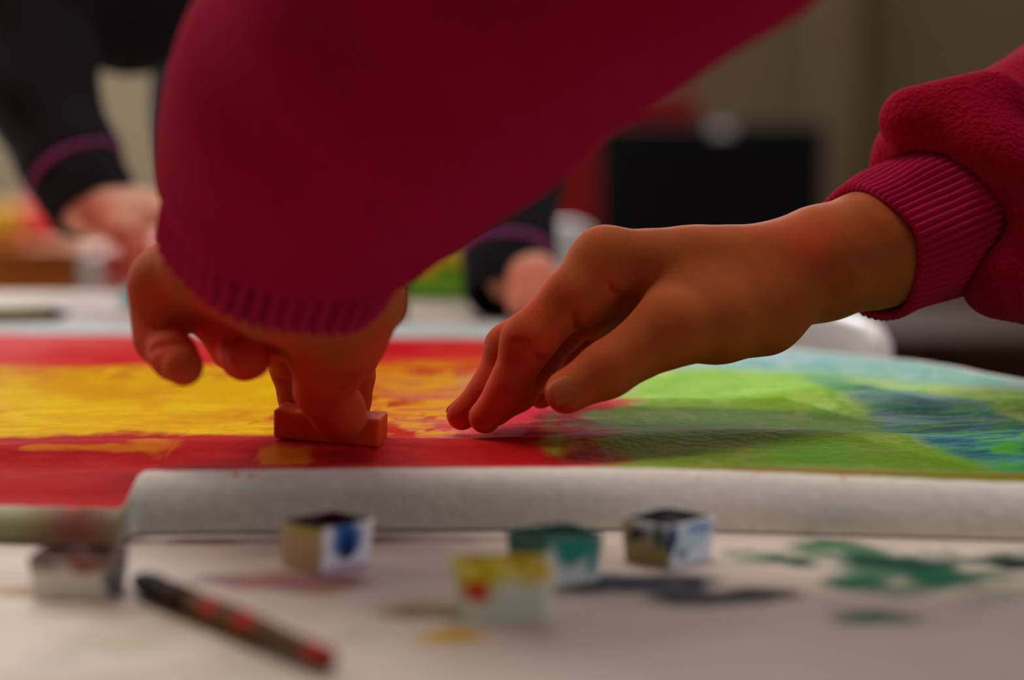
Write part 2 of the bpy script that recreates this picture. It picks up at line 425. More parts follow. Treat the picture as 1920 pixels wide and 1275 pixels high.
na = 60
A = np.clip(T * (ny - 1) / na, 0, 1) * (math.pi / 2)          # first rows: quarter-round curl
B = np.clip((T * (ny - 1) - na) / (ny - 1 - na), 0, 1)
R0 = 0.010
yb = np.minimum(PYB + 0.004 * np.sin(XX * 20), 10)
# the sheet narrows at the far right so that it stays on the table
YY = np.where(A < math.pi / 2, YF_ + R0 * (1 - np.cos(A)), YF_ + R0 + (yb - YF_ - R0) * B ** 1.1)
ZZ = np.where(A < math.pi / 2, 0.0006 + (HF - 0.0006) * np.sin(A), paper_h(XX, YY))
bl = sst(0, 0.02, YY - YF_ - R0)
ZZ = np.where(A < math.pi / 2, ZZ, HF * (1 - bl) + ZZ * bl)
lim = xr(YY) - 0.010 - 0.012 * (fbm(YY * 12, YY * 0 + 3.3) )
XP = np.where(XX > 0.0, XX * np.minimum(1, 1) , XX)
XP = np.where(XX > 0, XX / PX1 * np.minimum(lim, PX1), XX)
# colours of the washes
x, y = XP * 1000, YY * 1000
nA = fbm(x * .035 + 2, y * .03 + 7); nB = fbm(x * .012 + 5, y * .05 + 3); nC = fbm(x * .16, y * .07 + 9); nD = fbm(x * .06 + 30, y * .22, 4)
def wash(c, m, rgb): return mixc(c, rgb, np.clip(m, 0, 1))
c = np.ones(XP.shape + (3,)) * np.array(lin((226, 222, 218)))
wy = (nA - .5) * 60; wx = (nB - .5) * 70; wf = (nC - .5) * 26
def band(v, a, b, s=6):
    s = s * 1.5
    return sst(a - s, a + s, v) * (1 - sst(b - s, b + s, v))
yw = y + wy * .5; xw = x + wx * .5
far_red = band(y + wy * .25, 730, 926 - 0.12 * (x + 160), 7) * (1 - sst(8, 40, xw + wf))
c = wash(c, band(y + wy * .3, 860, 965, 10) * .55, (176, 214, 222))
c = wash(c, far_red, (226, 30, 44))
c = wash(c, far_red * sst(.45, .7, nD) * .7, (236, 84, 70))
yel = band(y + wy * .45, 580, 750, 6) * (1 - sst(-66, -20, xw + wf * 1.6))
c = wash(c, yel, (246, 190, 0))
c = wash(c, yel * sst(.42, .66, nD) * .75, (254, 214, 0))
c = wash(c, yel * sst(.5, .72, nA) * .55, (232, 148, 0))
c = wash(c, yel * band(y + wf * .6, 715, 775, 8) * sst(.4, .6, nC) * .6, (226, 96, 40))
org = band(y + wy * .4, 575, 775, 10) * band(xw + wf * 1.4, -66, -6, 10)
c = wash(c, org * .85, (226, 92, 22))
c = wash(c, org * sst(.46, .6, nD), (244, 172, 16))
c = wash(c, org * sst(.52, .64, nC) * sst(.4, .6, nA), (206, 36, 26))
pink = band(y + wf, 560, 690, 8) * band(xw + wf, -12, 36, 6)
c = wash(c, pink, (222, 34, 56)); c = wash(c, pink * sst(.45, .65, nC) * .5, (236, 84, 96))
red = (1 - sst(578 + 3, 578 + 14, y + wf * .5 - wy * .12 + 0.10 * np.clip(x, -50, 60))) * (1 - sst(24, 60, x + wf * 1.8 + (570 - y) * -1.1))
c = wash(c, red, (192, 26, 30)); c = wash(c, red * sst(.42, .7, nB) * .5, (166, 20, 24)); c = wash(c, red * sst(.45, .7, nD) * .4, (210, 50, 52))
for (bx, by, rx, ry) in ((-68, 560, 9, 12), (-104, 571, 8, 10), (-122, 566, 22, 3)):
    d = np.sqrt(((x - bx) / rx) ** 2 + ((y - by) / ry) ** 2) + (nC - .5) * 1.5
    c = wash(c, (1 - sst(.7, 1.1, d)) * .8, (222, 122, 14))
# greens, laid one over another with visible edges
g0 = sst(24, 46, xw + wf) * (1 - sst(742, 800, y + wy * .6 + (x - 30) * 0.1))
c = wash(c, g0, (164, 222, 60)); c = wash(c, g0 * sst(.44, .66, nA) * .6, (208, 232, 138)); c = wash(c, g0 * sst(.5, .66, nC) * .5, (116, 206, 20))
g1 = sst(18, 44, xw + wf * 1.2) * (1 - sst(648, 654, y + wy * .35 + np.maximum(x - 90, 0) * .9))
c = wash(c, g1, (130, 178, 22)); c = wash(c, g1 * sst(.50, .70, nC) * .6, (176, 190, 96)); c = wash(c, g1 * sst(.5, .7, nA) * .6, (104, 180, 0))
g2 = sst(12, 44, xw + wf * 1.2) * (1 - sst(590, 595, y + wy * .3 + np.maximum(x - 95, 0) * .9))
c = wash(c, g2, (128, 156, 8)); c = wash(c, g2 * sst(.50, .70, nC) * .55, (156, 162, 70)); c = wash(c, g2 * sst(.5, .7, nA) * .6, (92, 164, 0))
g3 = sst(30, 70, x + wf * 1.8) * (1 - sst(541, 547, y + wy * .12))
c = wash(c, g3, (150, 122, 2)); c = wash(c, g3 * sst(.46, .66, nA) * .6, (116, 136, 0))
g3e = sst(30, 60, x + wf) * band(y + wy * .12, 540, 550, 3); c = wash(c, g3e * .8, (196, 130, 24))
rs = band(y + wf * .2, 596, 602, 2) * band(x, -10, 80, 14); c = wash(c, rs * .7, (150, 40, 30))
# teal and blue at the far right
tl = np.sqrt(((x - 136) / 30) ** 2 + ((y - 628 + (x - 136) * 1.6) / 74) ** 2) + (nA - .5) * 0.9
tm = 1 - sst(.72, 1.18, tl)
c = wash(c, tm * .95, (90, 178, 150)); nE = fbm(x * .05 + y * .03 + 11, y * .30 - x * .10, 4); nF = fbm(x * .10 - y * .02, y * .12 + 40, 4)
c = wash(c, tm * sst(.34, .66, nE), (14, 108, 96)); c = wash(c, tm * sst(.46, .70, nF) * .85, (88, 190, 36)); c = wash(c, tm * sst(.50, .72, nB) * .6, (196, 216, 226)); c = wash(c, tm * sst(.48, .70, nD) * .6, (58, 116, 156))
bl_ = band(y + wy * .4 + (x - 90) * .6, 745, 850, 12) * sst(20, 60, xw + wf)
c = wash(c, bl_ * .75, (150, 206, 214)); c = wash(c, bl_ * sst(.46, .62, nD) * .7, (96, 190, 186)); c = wash(c, bl_ * sst(.5, .62, nC) * .5, (206, 226, 232))
# bare margins
edge = np.clip(1 - (lim - XP) / 0.012, 0, 1) * (XX > 0)
c = wash(c, sst(.2, .8, edge + (nC - .5) * .6) * (y > 560), (224, 220, 218))
c = wash(c, sst(966, 978, y + wf * .4), (218, 220, 220))
curl = 1 - sst(R0 * 1000 - 1.0, R0 * 1000 + 2.6, (YY - YF_) * 1000 + wf * .10)
lm = 1 - sst(-0.1006, -0.0978, XX)
c = c * 0.88
c = wash(c, curl, (236, 228, 220))
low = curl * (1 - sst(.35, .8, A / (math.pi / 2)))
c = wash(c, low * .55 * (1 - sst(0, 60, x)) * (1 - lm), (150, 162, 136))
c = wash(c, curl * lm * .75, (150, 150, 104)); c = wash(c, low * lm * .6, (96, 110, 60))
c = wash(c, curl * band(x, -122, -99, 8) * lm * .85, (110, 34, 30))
c = wash(c, curl * sst(.66, .74, nC) * .7 * (A > 1.2), (206, 60, 50))
v = np.stack([XP, YY, TABLE_Z + ZZ], -1).reshape(-1, 3)
ii = np.arange(ny * nx).reshape(ny, nx)
f = np.stack([ii[:-1, :-1], ii[:-1, 1:], ii[1:, 1:], ii[1:, :-1]], -1).reshape(-1, 4)
paper = npmesh('painting', v, f, M['paper'], None, 1.0); colour(paper, c.reshape(-1, 3))
tag(paper, 'large buckled watercolour painting in red, yellow, green and teal on the table', 'painting')
sd = paper.modifiers.new('thickness', 'SOLIDIFY'); sd.thickness = 0.0004; sd.offset = -1
def pz(xm, ym): return TABLE_Z * 1000 + 1000 * float(paper_h(np.array([xm / 1000]), np.array([ym / 1000]))[0])

# ------------------------------------------------------------------ person in pink
# right hand: thumb towards the camera, fingertips on the sheet ----------------------------------
def pts(*l): return [(Q(a, b, s), r) for (a, b, s, r) in l]
rh_f = {
    'index': pts((1135, 482, 598, 8.4), (1072, 557, 594, 7.9), (990, 638, 591, 7.5), (955, 726, 592, 5.7), (909, 783, 593, 4.8)),
    'middle': pts((1122, 500, 613, 8.2), (1050, 580, 609, 7.4), (955, 652, 606, 6.9), (922, 727, 605, 5.6), (866, 778, 605, 4.7)),
    'ring': pts((1125, 528, 627, 7.8), (1060, 610, 624, 6.8), (1003, 680, 622, 6.2), (972, 735, 619, 5.3), (930, 772, 615, 4.5)),
    'pinky': pts((1135, 556, 640, 7.0), (1085, 640, 640, 5.8), (1050, 690, 640, 5.3), (1030, 720, 637, 4.7), (1014, 742, 634, 4.2)),
    'thumb': pts((1430, 585, 604, 13.5), (1345, 600, 595, 12.5), (1258, 616, 586, 10.8), (1137, 694, 579, 7.7), (1062, 735, 576, 6.35)),
}
rh_palm = [
    pts((1900, 400, 672, 23), (1640, 466, 628, 18.4), (1540, 494, 618, 17.4), (1460, 522, 612, 16.2)),
    pts((1460, 505, 611, 13.5), (1300, 497, 603, 10.8), (1135, 482, 598, 8.4)),
    pts((1460, 510, 620, 13.5), (1300, 505, 615, 11.0), (1122, 500, 613, 8.2)),
    pts((1450, 530, 628, 13.0), (1300, 530, 627, 10.5), (1125, 528, 627, 7.8)),
    pts((1445, 560, 634, 13.0), (1300, 560, 637, 10.5), (1135, 556, 640, 7.0)),
    pts((1400, 585, 624, 14.0), (1260, 575, 628, 12.0), (1165, 572, 631, 9.0)),
    pts((1128, 500, 602, 8.2), (1122, 528, 615, 8.0), (1122, 556, 628, 7.8), (1132, 578, 640, 7.2)),
    pts((1360, 514, 608, 13.0), (1220, 508, 607, 11.0)),
    pts((1125, 515, 601, 9.0), (1100, 582, 602, 7.6)),
    pts((1180, 530, 612, 10.0), (1112, 590, 612, 8.0)),
]
def hand_sdf(P, palm, fingers, kp=6.0, kf=5.0, extra=None):
    d = None
    for ch in palm:
        e = chain(P, ch, 4.0); d = e if d is None else smin(d, e, kp)
    if extra: d = extra(P, d)
    r = d
    for nm, ch in fingers.items():
        r = np.minimum(r, smin(d, chain(P, ch, 4.0), kf if nm != 'thumb' else 8.0))
    return r
def surf(fn, px, py, s0, s1):
    """first point of the skin met along the line through px,py"""
    ss = np.arange(s0, s1, .2); p = np.array([Q(px, py, q) for q in ss]); d = fn([p[:, 0], p[:, 1], p[:, 2]])
    k = np.argmax(d < 0); return p[k] if d[k] < 0 else None
def skin_folds(fn, lines, s0, s1):
    out = []
    for r, *pl in lines:
        q = [surf(fn, x_, y_, s0, s1) for x_, y_ in pl]
        out += [(a_, b_, r) for a_, b_ in zip(q[:-1], q[1:]) if a_ is not None and b_ is not None and np.linalg.norm(a_ - b_) < 14]
    return out
def fold(P, d, folds):
    for a_, b_, r in folds: d = smax(d, -seg_d(P, a_, b_, r, r * .8), 1.6)
    return d
def rh_base(P):
    def ex(P, d):
        return smin(d, chain(P, pts((1400, 560, 604, 11), (1290, 548, 598, 8.0), (1240, 560, 597, 5.0)), 3), 6)     # web of the thumb
    return hand_sdf(P, rh_palm, rh_f, extra=ex)
RF = skin_folds(rh_base, [(.75, (1000, 668), (1014, 673), (1028, 674)), (.5, (1004, 678), (1020, 683)), (.9, (1077, 592), (1080, 615), (1094, 622), (1110, 625)),
    (.6, (1112, 613), (1138, 603), (1161, 591)), (.6, (1139, 532), (1150, 549), (1176, 556)), (.4, (966, 643), (988, 642)), (.45, (945, 735), (968, 742)), (.4, (1560, 592), (1600, 580), (1645, 562))], 540, 665)
def rh(P): return fold(P, rh_base(P), RF)
allp = [p for ch in list(rh_f.values()) + rh_palm for p, r in ch]
lo, hi = bounds(allp, 26); 
RH = nets(rh, lo, hi, 0.65, 1)

# left hand: seen from its palm side, thumb and two fingers pinching the wax block ------------------
lh_f = {
    'pinky': pts((300, 545, 549, 8.0), (299, 590, 549, 7.1), (300, 634, 546, 6.4), (326, 668, 536, 5.7), (344, 687, 529, 5.35)),
    'ring': pts((402, 572, 562, 8.0), (420, 605, 563, 6.9), (438, 648, 562, 6.2), (458, 668, 550, 5.9), (468, 672, 542, 5.7)),
    'middle': pts((505, 590, 574, 8.4), (528, 640, 590, 6.8), (548, 692, 600, 5.9), (558, 745, 604, 5.2), (566, 792, 603, 4.8)),
    'index': pts((650, 610, 574, 9.3), (662, 660, 590, 7.2), (664, 705, 600, 5.6), (660, 750, 604, 5.1), (656, 792, 603, 4.8)),
    'thumb': pts((655, 560, 536, 15.5), (640, 620, 543, 12.5), (618, 676, 553, 9.9), (609, 730, 562, 8.1), (634, 772, 569.5, 7.2), (640, 784, 571.5, 6.6)),
}
lh_palm = [
    pts((860, 90, 452, 28), (700, 290, 487, 26), (575, 440, 512, 24), (545, 500, 526, 20)),
    pts((500, 470, 522, 18), (400, 490, 538, 13), (306, 520, 549, 8.6)),
    pts((520, 490, 526, 18), (460, 530, 548, 13), (402, 560, 562, 8.6)),
    pts((550, 510, 530, 18), (530, 555, 556, 13), (505, 588, 574, 8.6)),
    pts((590, 520, 534, 18), (640, 565, 556, 13), (652, 608, 574, 9.5)),
    pts((310, 540, 548, 8.0), (402, 572, 556, 9.0), (505, 600, 562, 9.5), (640, 622, 560, 9.5)),
]
def lh_base(P): return hand_sdf(P, lh_palm, lh_f, kp=6, kf=3.5)
LF = skin_folds(lh_base, [(.7, (282, 608), (298, 614), (314, 614), (337, 602)), (.7, (284, 655), (310, 645), (345, 643)), (.7, (420, 651), (427, 639), (451, 635)), (.6, (521, 712), (545, 714)), (.5, (663, 728), (650, 745)), (.45, (560, 668), (575, 690))], 470, 640)
def lh(P): return fold(P, lh_base(P), LF)
allp = [p for ch in list(lh_f.values()) + lh_palm for p, r in ch]
lo, hi = bounds(allp, 32)
LH = nets(lh, lo, hi, 0.75, 1)

# the rest of the child, out of the frame: leaning over the table from its right-hand edge
mm = lambda *a: np.array(a, float)
SHL, SHR = mm(262, 520, 985), mm(408, 720, 985)
NECK = mm(325, 626, 1030); HEAD = mm(292, 648, 1135); PEL = mm(490, 560, 640)
ELB_L = Q(1250, -330, 425); ELB_R = Q(2160, 260, 735)
fdir = mm(-0.78, 0.57, -0.25); fdir /= np.linalg.norm(fdir)
def head_sdf(P, H, fd, k=1.0):
    """head with brow, nose, chin, ears; fd: unit facing direction"""
    up = mm(0, 0, 1) - fd * fd[2]; up /= np.linalg.norm(up); sd = np.cross(fd, up)
    Rm = np.array([fd, sd, up])
    d = ell_d(P, H, (84 * k, 68 * k, 92 * k), Rm)
    d = smin(d, ell_d(P, H + fd * 26 * k - up * 50 * k, (48 * k, 46 * k, 44 * k), Rm), 18)
    d = smin(d, seg_d(P, H + fd * 82 * k - up * 2 * k, H + fd * 93 * k - up * 26 * k, 4 * k, 8 * k), 8)
    for s in (-1, 1):
        d = smin(d, ell_d(P, H + sd * s * 69 * k - up * 12 * k, (16 * k, 6 * k, 24 * k), Rm), 4)
        d = smax(d, -ell_d(P, H + fd * 84 * k + sd * s * 27 * k + up * 2 * k, (10 * k, 15 * k, 9 * k), Rm), 6)
    return d, up, sd
def face_parts(H, fd, k, parent):
    up = mm(0, 0, 1) - fd * fd[2]; up /= np.linalg.norm(up); sd = np.cross(fd, up)
    for s in (-1, 1):
        ce = H + fd * 71 * k + sd * s * 27 * k + up * 2 * k
        bm = bmesh.new(); bmesh.ops.create_uvsphere(bm, u_segments=20, v_segments=12, radius=0.0105 * k, matrix=Matrix.Translation(ce / 1000))
        e = bm_obj('eye', bm, M['eye'], parent, True)
        bm = bmesh.new(); bmesh.ops.create_uvsphere(bm, u_segments=16, v_segments=8, radius=0.0055 * k, matrix=Matrix.Translation((ce + fd * 6.2 * k) / 1000))
        bm_obj('iris', bm, M['iris'], e, True)
    a = H + fd * 69 * k - up * 52 * k
    lv, lf = nets(lambda P: chain(P, [(a - sd * 17 * k - fd * 4, 3.2 * k), (a + fd * 3 * k, 5 * k), (a + sd * 17 * k - fd * 4, 3.2 * k)], 3), a - 34, a + 34, 1.5)
    npmesh('lips', lv, lf, M['lip'], parent)
hp = HEAD
hd = nets(lambda P: smin(head_sdf(P, hp, fdir)[0], seg_d(P, NECK - fdir * 10, hp - fdir * 20 - mm(0, 0, 40), 34, 32), 16), hp - 150, hp + 130, 3.5)
def core(shl, shr, neck, pel, head, armL, armR):
    def fn(P):
        d = seg_d(P, shl * .75 + shr * .25, shr * .75 + shl * .25, 46, 46)
        d = smin(d, seg_d(P, (shl + shr) / 2 - mm(0, 0, 60), pel, 70, 74), 30)
        d = smin(d, seg_d(P, (shl + shr) / 2, head, 30, 32), 16)
        for ch in (armL, armR): d = smin(d, chain(P, ch, 8), 14)
        return d
    lo, hi = bounds([shl, shr, pel, head] + [p for p, r in armL + armR], 85)
    return nets(fn, lo, hi, 5)
bodyc = core(SHL, SHR, NECK, PEL, HEAD, [(SHL, 36), (ELB_L, 30), (Q(860, 90, 452), 27), (Q(700, 290, 487), 24)], [(SHR, 36), (ELB_R, 28), (Q(1900, 400, 672), 21)])
bv, bf = join([RH, LH, hd, bodyc])
person = npmesh('person', bv, bf, M['skin'])
tag(person, 'person in a pink fleece sweater with both hands on the wet painting', 'person')
base_skin = np.array(lin((166, 86, 42)))
def skin_colour(v):
    n = fbm(v[:, 0] * .05 + v[:, 2] * .03, v[:, 2] * .05 + v[:, 1] * .03); n2 = fbm(v[:, 0] * .16 + 7, v[:, 2] * .16 + v[:, 1] * .1)
    c = np.ones((len(v), 3)) * base_skin
    return mixc(c, (160, 66, 30), sst(.42, .68, n) * .55), n, n2
sc_, n_, n2_ = skin_colour(bv)
# red paint rubbed on the fingertips and the heel of the hands (they have been in the wet paint); red light below the left cuff and in the hollows is painted in too
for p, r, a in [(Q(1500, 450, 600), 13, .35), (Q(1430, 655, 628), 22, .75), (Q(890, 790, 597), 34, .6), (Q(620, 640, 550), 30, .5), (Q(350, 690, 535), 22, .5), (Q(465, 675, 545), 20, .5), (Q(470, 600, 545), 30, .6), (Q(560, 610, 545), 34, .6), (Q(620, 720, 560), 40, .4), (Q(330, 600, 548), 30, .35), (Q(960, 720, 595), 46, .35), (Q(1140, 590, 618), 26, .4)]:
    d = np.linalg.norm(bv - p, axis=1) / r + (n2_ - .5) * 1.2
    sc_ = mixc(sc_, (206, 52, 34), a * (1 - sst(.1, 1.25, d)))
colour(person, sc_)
face_parts(hp, fdir, 1.0, person)
# nails
def nail(c0, nrm, along, L, W, parent):
    nrm = np.asarray(nrm, float); nrm /= np.linalg.norm(nrm); along = along - nrm * (along @ nrm); along /= np.linalg.norm(along); side = np.cross(nrm, along)
    v = []; nu, nv = 11, 9
    for i in range(nu):
        for j in range(nv):
            u = -1 + 2 * i / (nu - 1); w_ = -1 + 2 * j / (nv - 1)
            # round the square grid into a nail outline
            uu = u * math.sqrt(1 - .38 * w_ * w_); ww = w_ * math.sqrt(1 - .38 * u * u)
            hgt = -0.26 * W * ww * ww - 0.07 * L * uu * uu - 0.35 * (max(abs(u), abs(w_)) > .99)
            v.append(c0 + along * uu * L + side * ww * W + nrm * hgt)
    f = [(i * nv + j, i * nv + j + 1, (i + 1) * nv + j + 1, (i + 1) * nv + j) for i in range(nu - 1) for j in range(nv - 1)]
    o = pymesh('nail', np.array(v) / 1000, f, M['nail'], parent, True)
    s = o.modifiers.new('thickness', 'SOLIDIFY'); s.thickness = 0.0006; s.offset = 0
    return o
tp = rh_f['thumb'][-1][0]; ta = rh_f['thumb'][-1][0] - rh_f['thumb'][-2][0]; ta /= np.linalg.norm(ta)
nn = mm(-0.30, -0.88, 0.10); nn = nn - ta * (nn @ ta) * .75; nn /= np.linalg.norm(nn)
nail(tp + nn * 5.95 + ta * 0.8, nn, ta, 4.6, 3.9, person)
for k_, q_ in (('index', 4.5), ('middle', 4.4)):
    tp = rh_f[k_][-1][0]; ta = tp - rh_f[k_][-2][0]; ta /= np.linalg.norm(ta); nn = mm(-0.6, 0.6, 0.5); nn -= ta * (nn @ ta); nn /= np.linalg.norm(nn)
    nail(tp + nn * q_ - ta * 0.8, nn, ta, 3.8, 3.0, person)
tp = lh_f['thumb'][-2][0]; ta = lh_f['thumb'][-1][0] - lh_f['thumb'][-3][0]; ta /= np.linalg.norm(ta); nn = mm(0.62, -0.75, 0.0); nn -= ta * (nn @ ta); nn /= np.linalg.norm(nn)
nail(tp + nn * 7.35, nn, ta, 5.2, 4.6, person)

# sleeves -------------------------------------------------------------------------------------------
def rib_cuff(name, c0, ax, r0, r1, L, nrib, depth, m, parent, squash=None, wall=2.6, tilt=None):
    """ribbed knit tube, open at c0, with a rolled rim and an inner face"""
    ax, u, v_ = frame(ax); per = 8; n = nrib * per
    prof = []
    for k in range(9): prof.append((L * .7 * (1 - k / 8) , -wall, 0.35))              # inner face, towards the rim
    for k in range(1, 8):
        a = math.pi * k / 8; prof.append((-1.3 * math.sin(a), -wall * (.5 + .5 * math.cos(a)), 0.35 + .65 * k / 8))
    for k in range(25): prof.append((L * k / 24, 1.2 * math.sin(math.pi * k / 24), 1.0))
    V = []; th = np.arange(n) * 2 * math.pi / n
    rb = (np.abs(np.cos(th * nrib / 2)) ** 0.8 - .5) * depth * (1 + .25 * np.sin(th * 7 + 1))
    for (t, dr, am) in prof:
        q = max(t, 0) / L
        rr = r0 + (r1 - r0) * q + dr + am * rb + .5 * np.sin(th * 3 + t * .15) + .3 * np.sin(th * 5 - t * .2)
        cx, cy = np.cos(th), np.sin(th)
        if squash: cx = cx * squash[0]; cy = cy * squash[1]
        V.append(c0 + ax * t + (rr * cx)[:, None] * u + (rr * cy)[:, None] * v_ + ax * (.6 * np.sin(th * 4 + .5))[:, None] * (1 - q))
    V = np.concatenate(V); R = len(prof)
    i = np.arange(R - 1)[:, None] * n; j = np.arange(n)[None, :]
    F = np.stack([i + j, i + n + j, i + n + (j + 1) % n, i + (j + 1) % n], -1).reshape(-1, 4)
    return npmesh(name, V, F, m, parent)
axR = mm(0.76, 0.56, 0.24); axR /= np.linalg.norm(axR)
cR = Q(1632, 472, 628)
rib_cuff('cuff', cR, axR, 22.4, 23.4, 58, 60, 1.3, M['rib'], person)
def rsleeve(P):
    c1 = cR + axR * 50
    nT = axR + mm(0, 0, .42); nT = nT / np.linalg.norm(nT)
    d = torus_d(P, c1 + mm(0, 0, 2), nT, 26, 13)
    d = smin(d, chain(P, [(cR + axR * 66, 34), (cR + axR * 86 + mm(0, 0, 2), 38.5), (cR + axR * 108 + mm(0, 0, 6), 40)], 6), 5)
    d = smin(d, seg_d(P, Q(1712, 226, 640), Q(1850, 208, 645), 11, 13.5), 7)
    d = smin(d, seg_d(P, Q(1878, 518, 634), Q(2010, 528, 660), 14, 17), 12)
    # second roll of cloth
    d2 = chain(P, [(cR + axR * 122 + mm(10, 0, 38), 36), (ELB_R + mm(0, 0, 10), 44)], 8)
    d = smin(d, d2, 1.0)
    d = smin(d, chain(P, [(cR + axR * 132, 38), (ELB_R, 44), (SHR * .5 + ELB_R * .5, 50)], 10), 4)
    # creases
    for a, b, r in (((1672, 238, 622), (1735, 262, 612), 3.0), ((1880, 138, 630), (1910, 160, 600), 2.5), ((1735, 262, 612), (1800, 290, 606), 1.6)):
        d = smax(d, -seg_d(P, Q(*a), Q(*b), r, r * .6), 3.0)
    # hollow mouth for the cuff
    d = smax(d, -seg_d(P, cR - axR * 20, cR + axR * 60, 24.2, 24.2), 2)
    return d
lo, hi = bounds([cR - 20, ELB_R, cR + axR * 100, (SHR + ELB_R) / 2], 66)
v, f = nets(rsleeve, lo, hi, 1.6)
npmesh('sleeve', v, f, M['fleece'], person)

cL = Q(520, 484, 520)
axL = cL * 0
fw, upv, rg = mm(0, _c, -_s), mm(0, _s, _c), mm(1, 0, 0)
axL = rg * (0.38 * .82) + upv * (0.92 * .82) - fw * 0.57; axL /= np.linalg.norm(axL)
rib_cuff('cuff', cL, axL, 30.0, 30.5, 30, 46, 3.6, M['rib'], person)
LS = [(Q(545, 425, 511), 33.0), (Q(588, 305, 500), 38.6), (Q(655, 195, 485), 43.2), (Q(790, 70, 465), 45.0), (Q(1000, -150, 440), 47.7), (ELB_L, 46)]
def lsleeve(P):
    d = chain(P, LS, 7)
    d = smin(d, chain(P, [(ELB_L, 46), (ELB_L * .5 + SHL * .5, 50), (SHL, 56)], 10), 14)
    hh = (P[0] - cL[0]) * axL[0] + (P[1] - cL[1]) * axL[1] + (P[2] - cL[2]) * axL[2]
    d = smax(d, 13 - hh, 7)
    d = smax(d, -seg_d(P, cL - axL * 20, cL + axL * 20, 29.0, 29.0), 2)
    d = d + 0.5 * np.sin(P[0] * .09 + P[2] * .07) * np.sin(P[2] * .11 - P[1] * .05)
    return d
lo, hi = bounds([cL, SHL] + [p for p, r in LS], 66)
v, f = nets(lsleeve, lo, hi, 2.2)
npmesh('sleeve', v, f, M['fleece'], person)
def torso(P, shl, shr, neck, pel, rc=(100, 72)):
    d = seg_d(P, shl * .82 + shr * .18 - mm(0, 0, 12), shr * .82 + shl * .18 - mm(0, 0, 12), 60, 60)
    ch = (shl + shr) / 2 - mm(0, 0, 110)
    d = smin(d, seg_d(P, shl * .62 + shr * .38 - mm(0, 0, 110), shr * .62 + shl * .38 - mm(0, 0, 110), 88, 88), 50)
    dv = (shr - shl) * .16
    d = smin(d, seg_d(P, ch, pel, 92, 96), 50)
    d = smin(d, seg_d(P, pel - dv, pel + dv, 86, 86), 40)
    d = smin(d, seg_d(P, (shl + shr) / 2, neck, 44, 38), 20)
    return d
lo, hi = bounds([SHL, SHR, NECK, PEL], 110)
v, f = nets(lambda P: torso(P, SHL, SHR, NECK, PEL), lo, hi, 6)
npmesh('sweater', v, f, M['fleece'], person)
def legs_and_shoes(pel, sdv, fd, parent, mt):
    for s in (-1, 1):
        hip = pel + sdv * s * 50 - mm(0, 0, 30); knee = mm(hip[0], hip[1], 330) + fd * 12; ank = mm(hip[0], hip[1], 70)
        lo, hi = bounds([hip, knee, ank], 90)
        v, f = nets(lambda P: chain(P, [(hip, 74), (knee, 50), (ank, 40)], 20), lo, hi, 7)
        npmesh('trouser_leg', v, f, mt, parent)
        toe = mm(ank[0], ank[1], 26) + mm(fd[0], fd[1], 0) * 110; heel = mm(ank[0], ank[1], 30) - mm(fd[0], fd[1], 0) * 18
        lo, hi = bounds([toe, heel, ank], 60)
        v, f = nets(lambda P: smax(smin(seg_d(P, heel, toe, 34, 30), seg_d(P, heel, ank, 36, 36), 12), 0.5 - P[2], 3), lo, hi, 4)
        npmesh('shoe', v, f, M['shoe'], parent)
fd2 = mm(fdir[0], fdir[1], 0); fd2 /= np.linalg.norm(fd2); sd2 = np.cross(fd2, mm(0, 0, 1))
legs_and_shoes(PEL, sd2, fd2, person, M['trouser'])
def hair_mesh(H, fd, k, parent, m, long=True):
    up = mm(0, 0, 1) - fd * fd[2]; up /= np.linalg.norm(up); sd = np.cross(fd, up); Rm = np.array([fd, sd, up])
    def fn(P):
        d = ell_d(P, H + up * 10 * k - fd * 6 * k, (90 * k, 76 * k, 94 * k), Rm)
        if long: d = smin(d, ell_d(P, H - fd * 52 * k - up * 52 * k, (44 * k, 64 * k, 80 * k), Rm), 20)
        d = smax(d, -ell_d(P, H + fd * 66 * k - up * 34 * k, (62 * k, 58 * k, 78 * k), Rm), 8)
        q = P[0] * sd[0] + P[1] * sd[1] + P[2] * sd[2]
        return d + 1.2 * np.sin(q * .55)
    v, f = nets(fn, H - 170, H + 140, 3.5)
    npmesh('hair', v, f, m, parent)
hair_mesh(hp, fdir, 1.0, person, M['hair'])

# ------------------------------------------------------------------ orange wax block
bc = Q(621, 800, 588)
bz = max(pz(bc[0], bc[1] + o) for o in (-7, 0, 7))
bm = bmesh.new()
bmesh.ops.create_cube(bm, size=1, matrix=Matrix.Diagonal((0.0315, 0.0160, 0.0088, 1)))
bmesh.ops.bevel(bm, geom=list(bm.edges), offset=0.0011, segments=3, affect='EDGES', profile=.5)
bmesh.ops.subdivide_edges(bm, edges=[e for e in bm.edges if e.calc_length() > .006], cuts=6, use_grid_fill=True)
for vv in bm.verts:      # worn corners
    vv.co.z += -0.0009 * (vv.co.x / 0.0157) + 0.0006 * math.cos(vv.co.x * 300) * (vv.co.z > 0)
blk = bm_obj('wax_block', bm, M['wax'], None, True)
blk.location = (bc[0] / 1000, bc[1] / 1000, bz / 1000 + 0.0040); blk.rotation_euler = (0, math.radians(1.2), math.radians(-6))
tag(blk, 'small orange wax crayon block pinched between thumb and fingers', 'crayon')

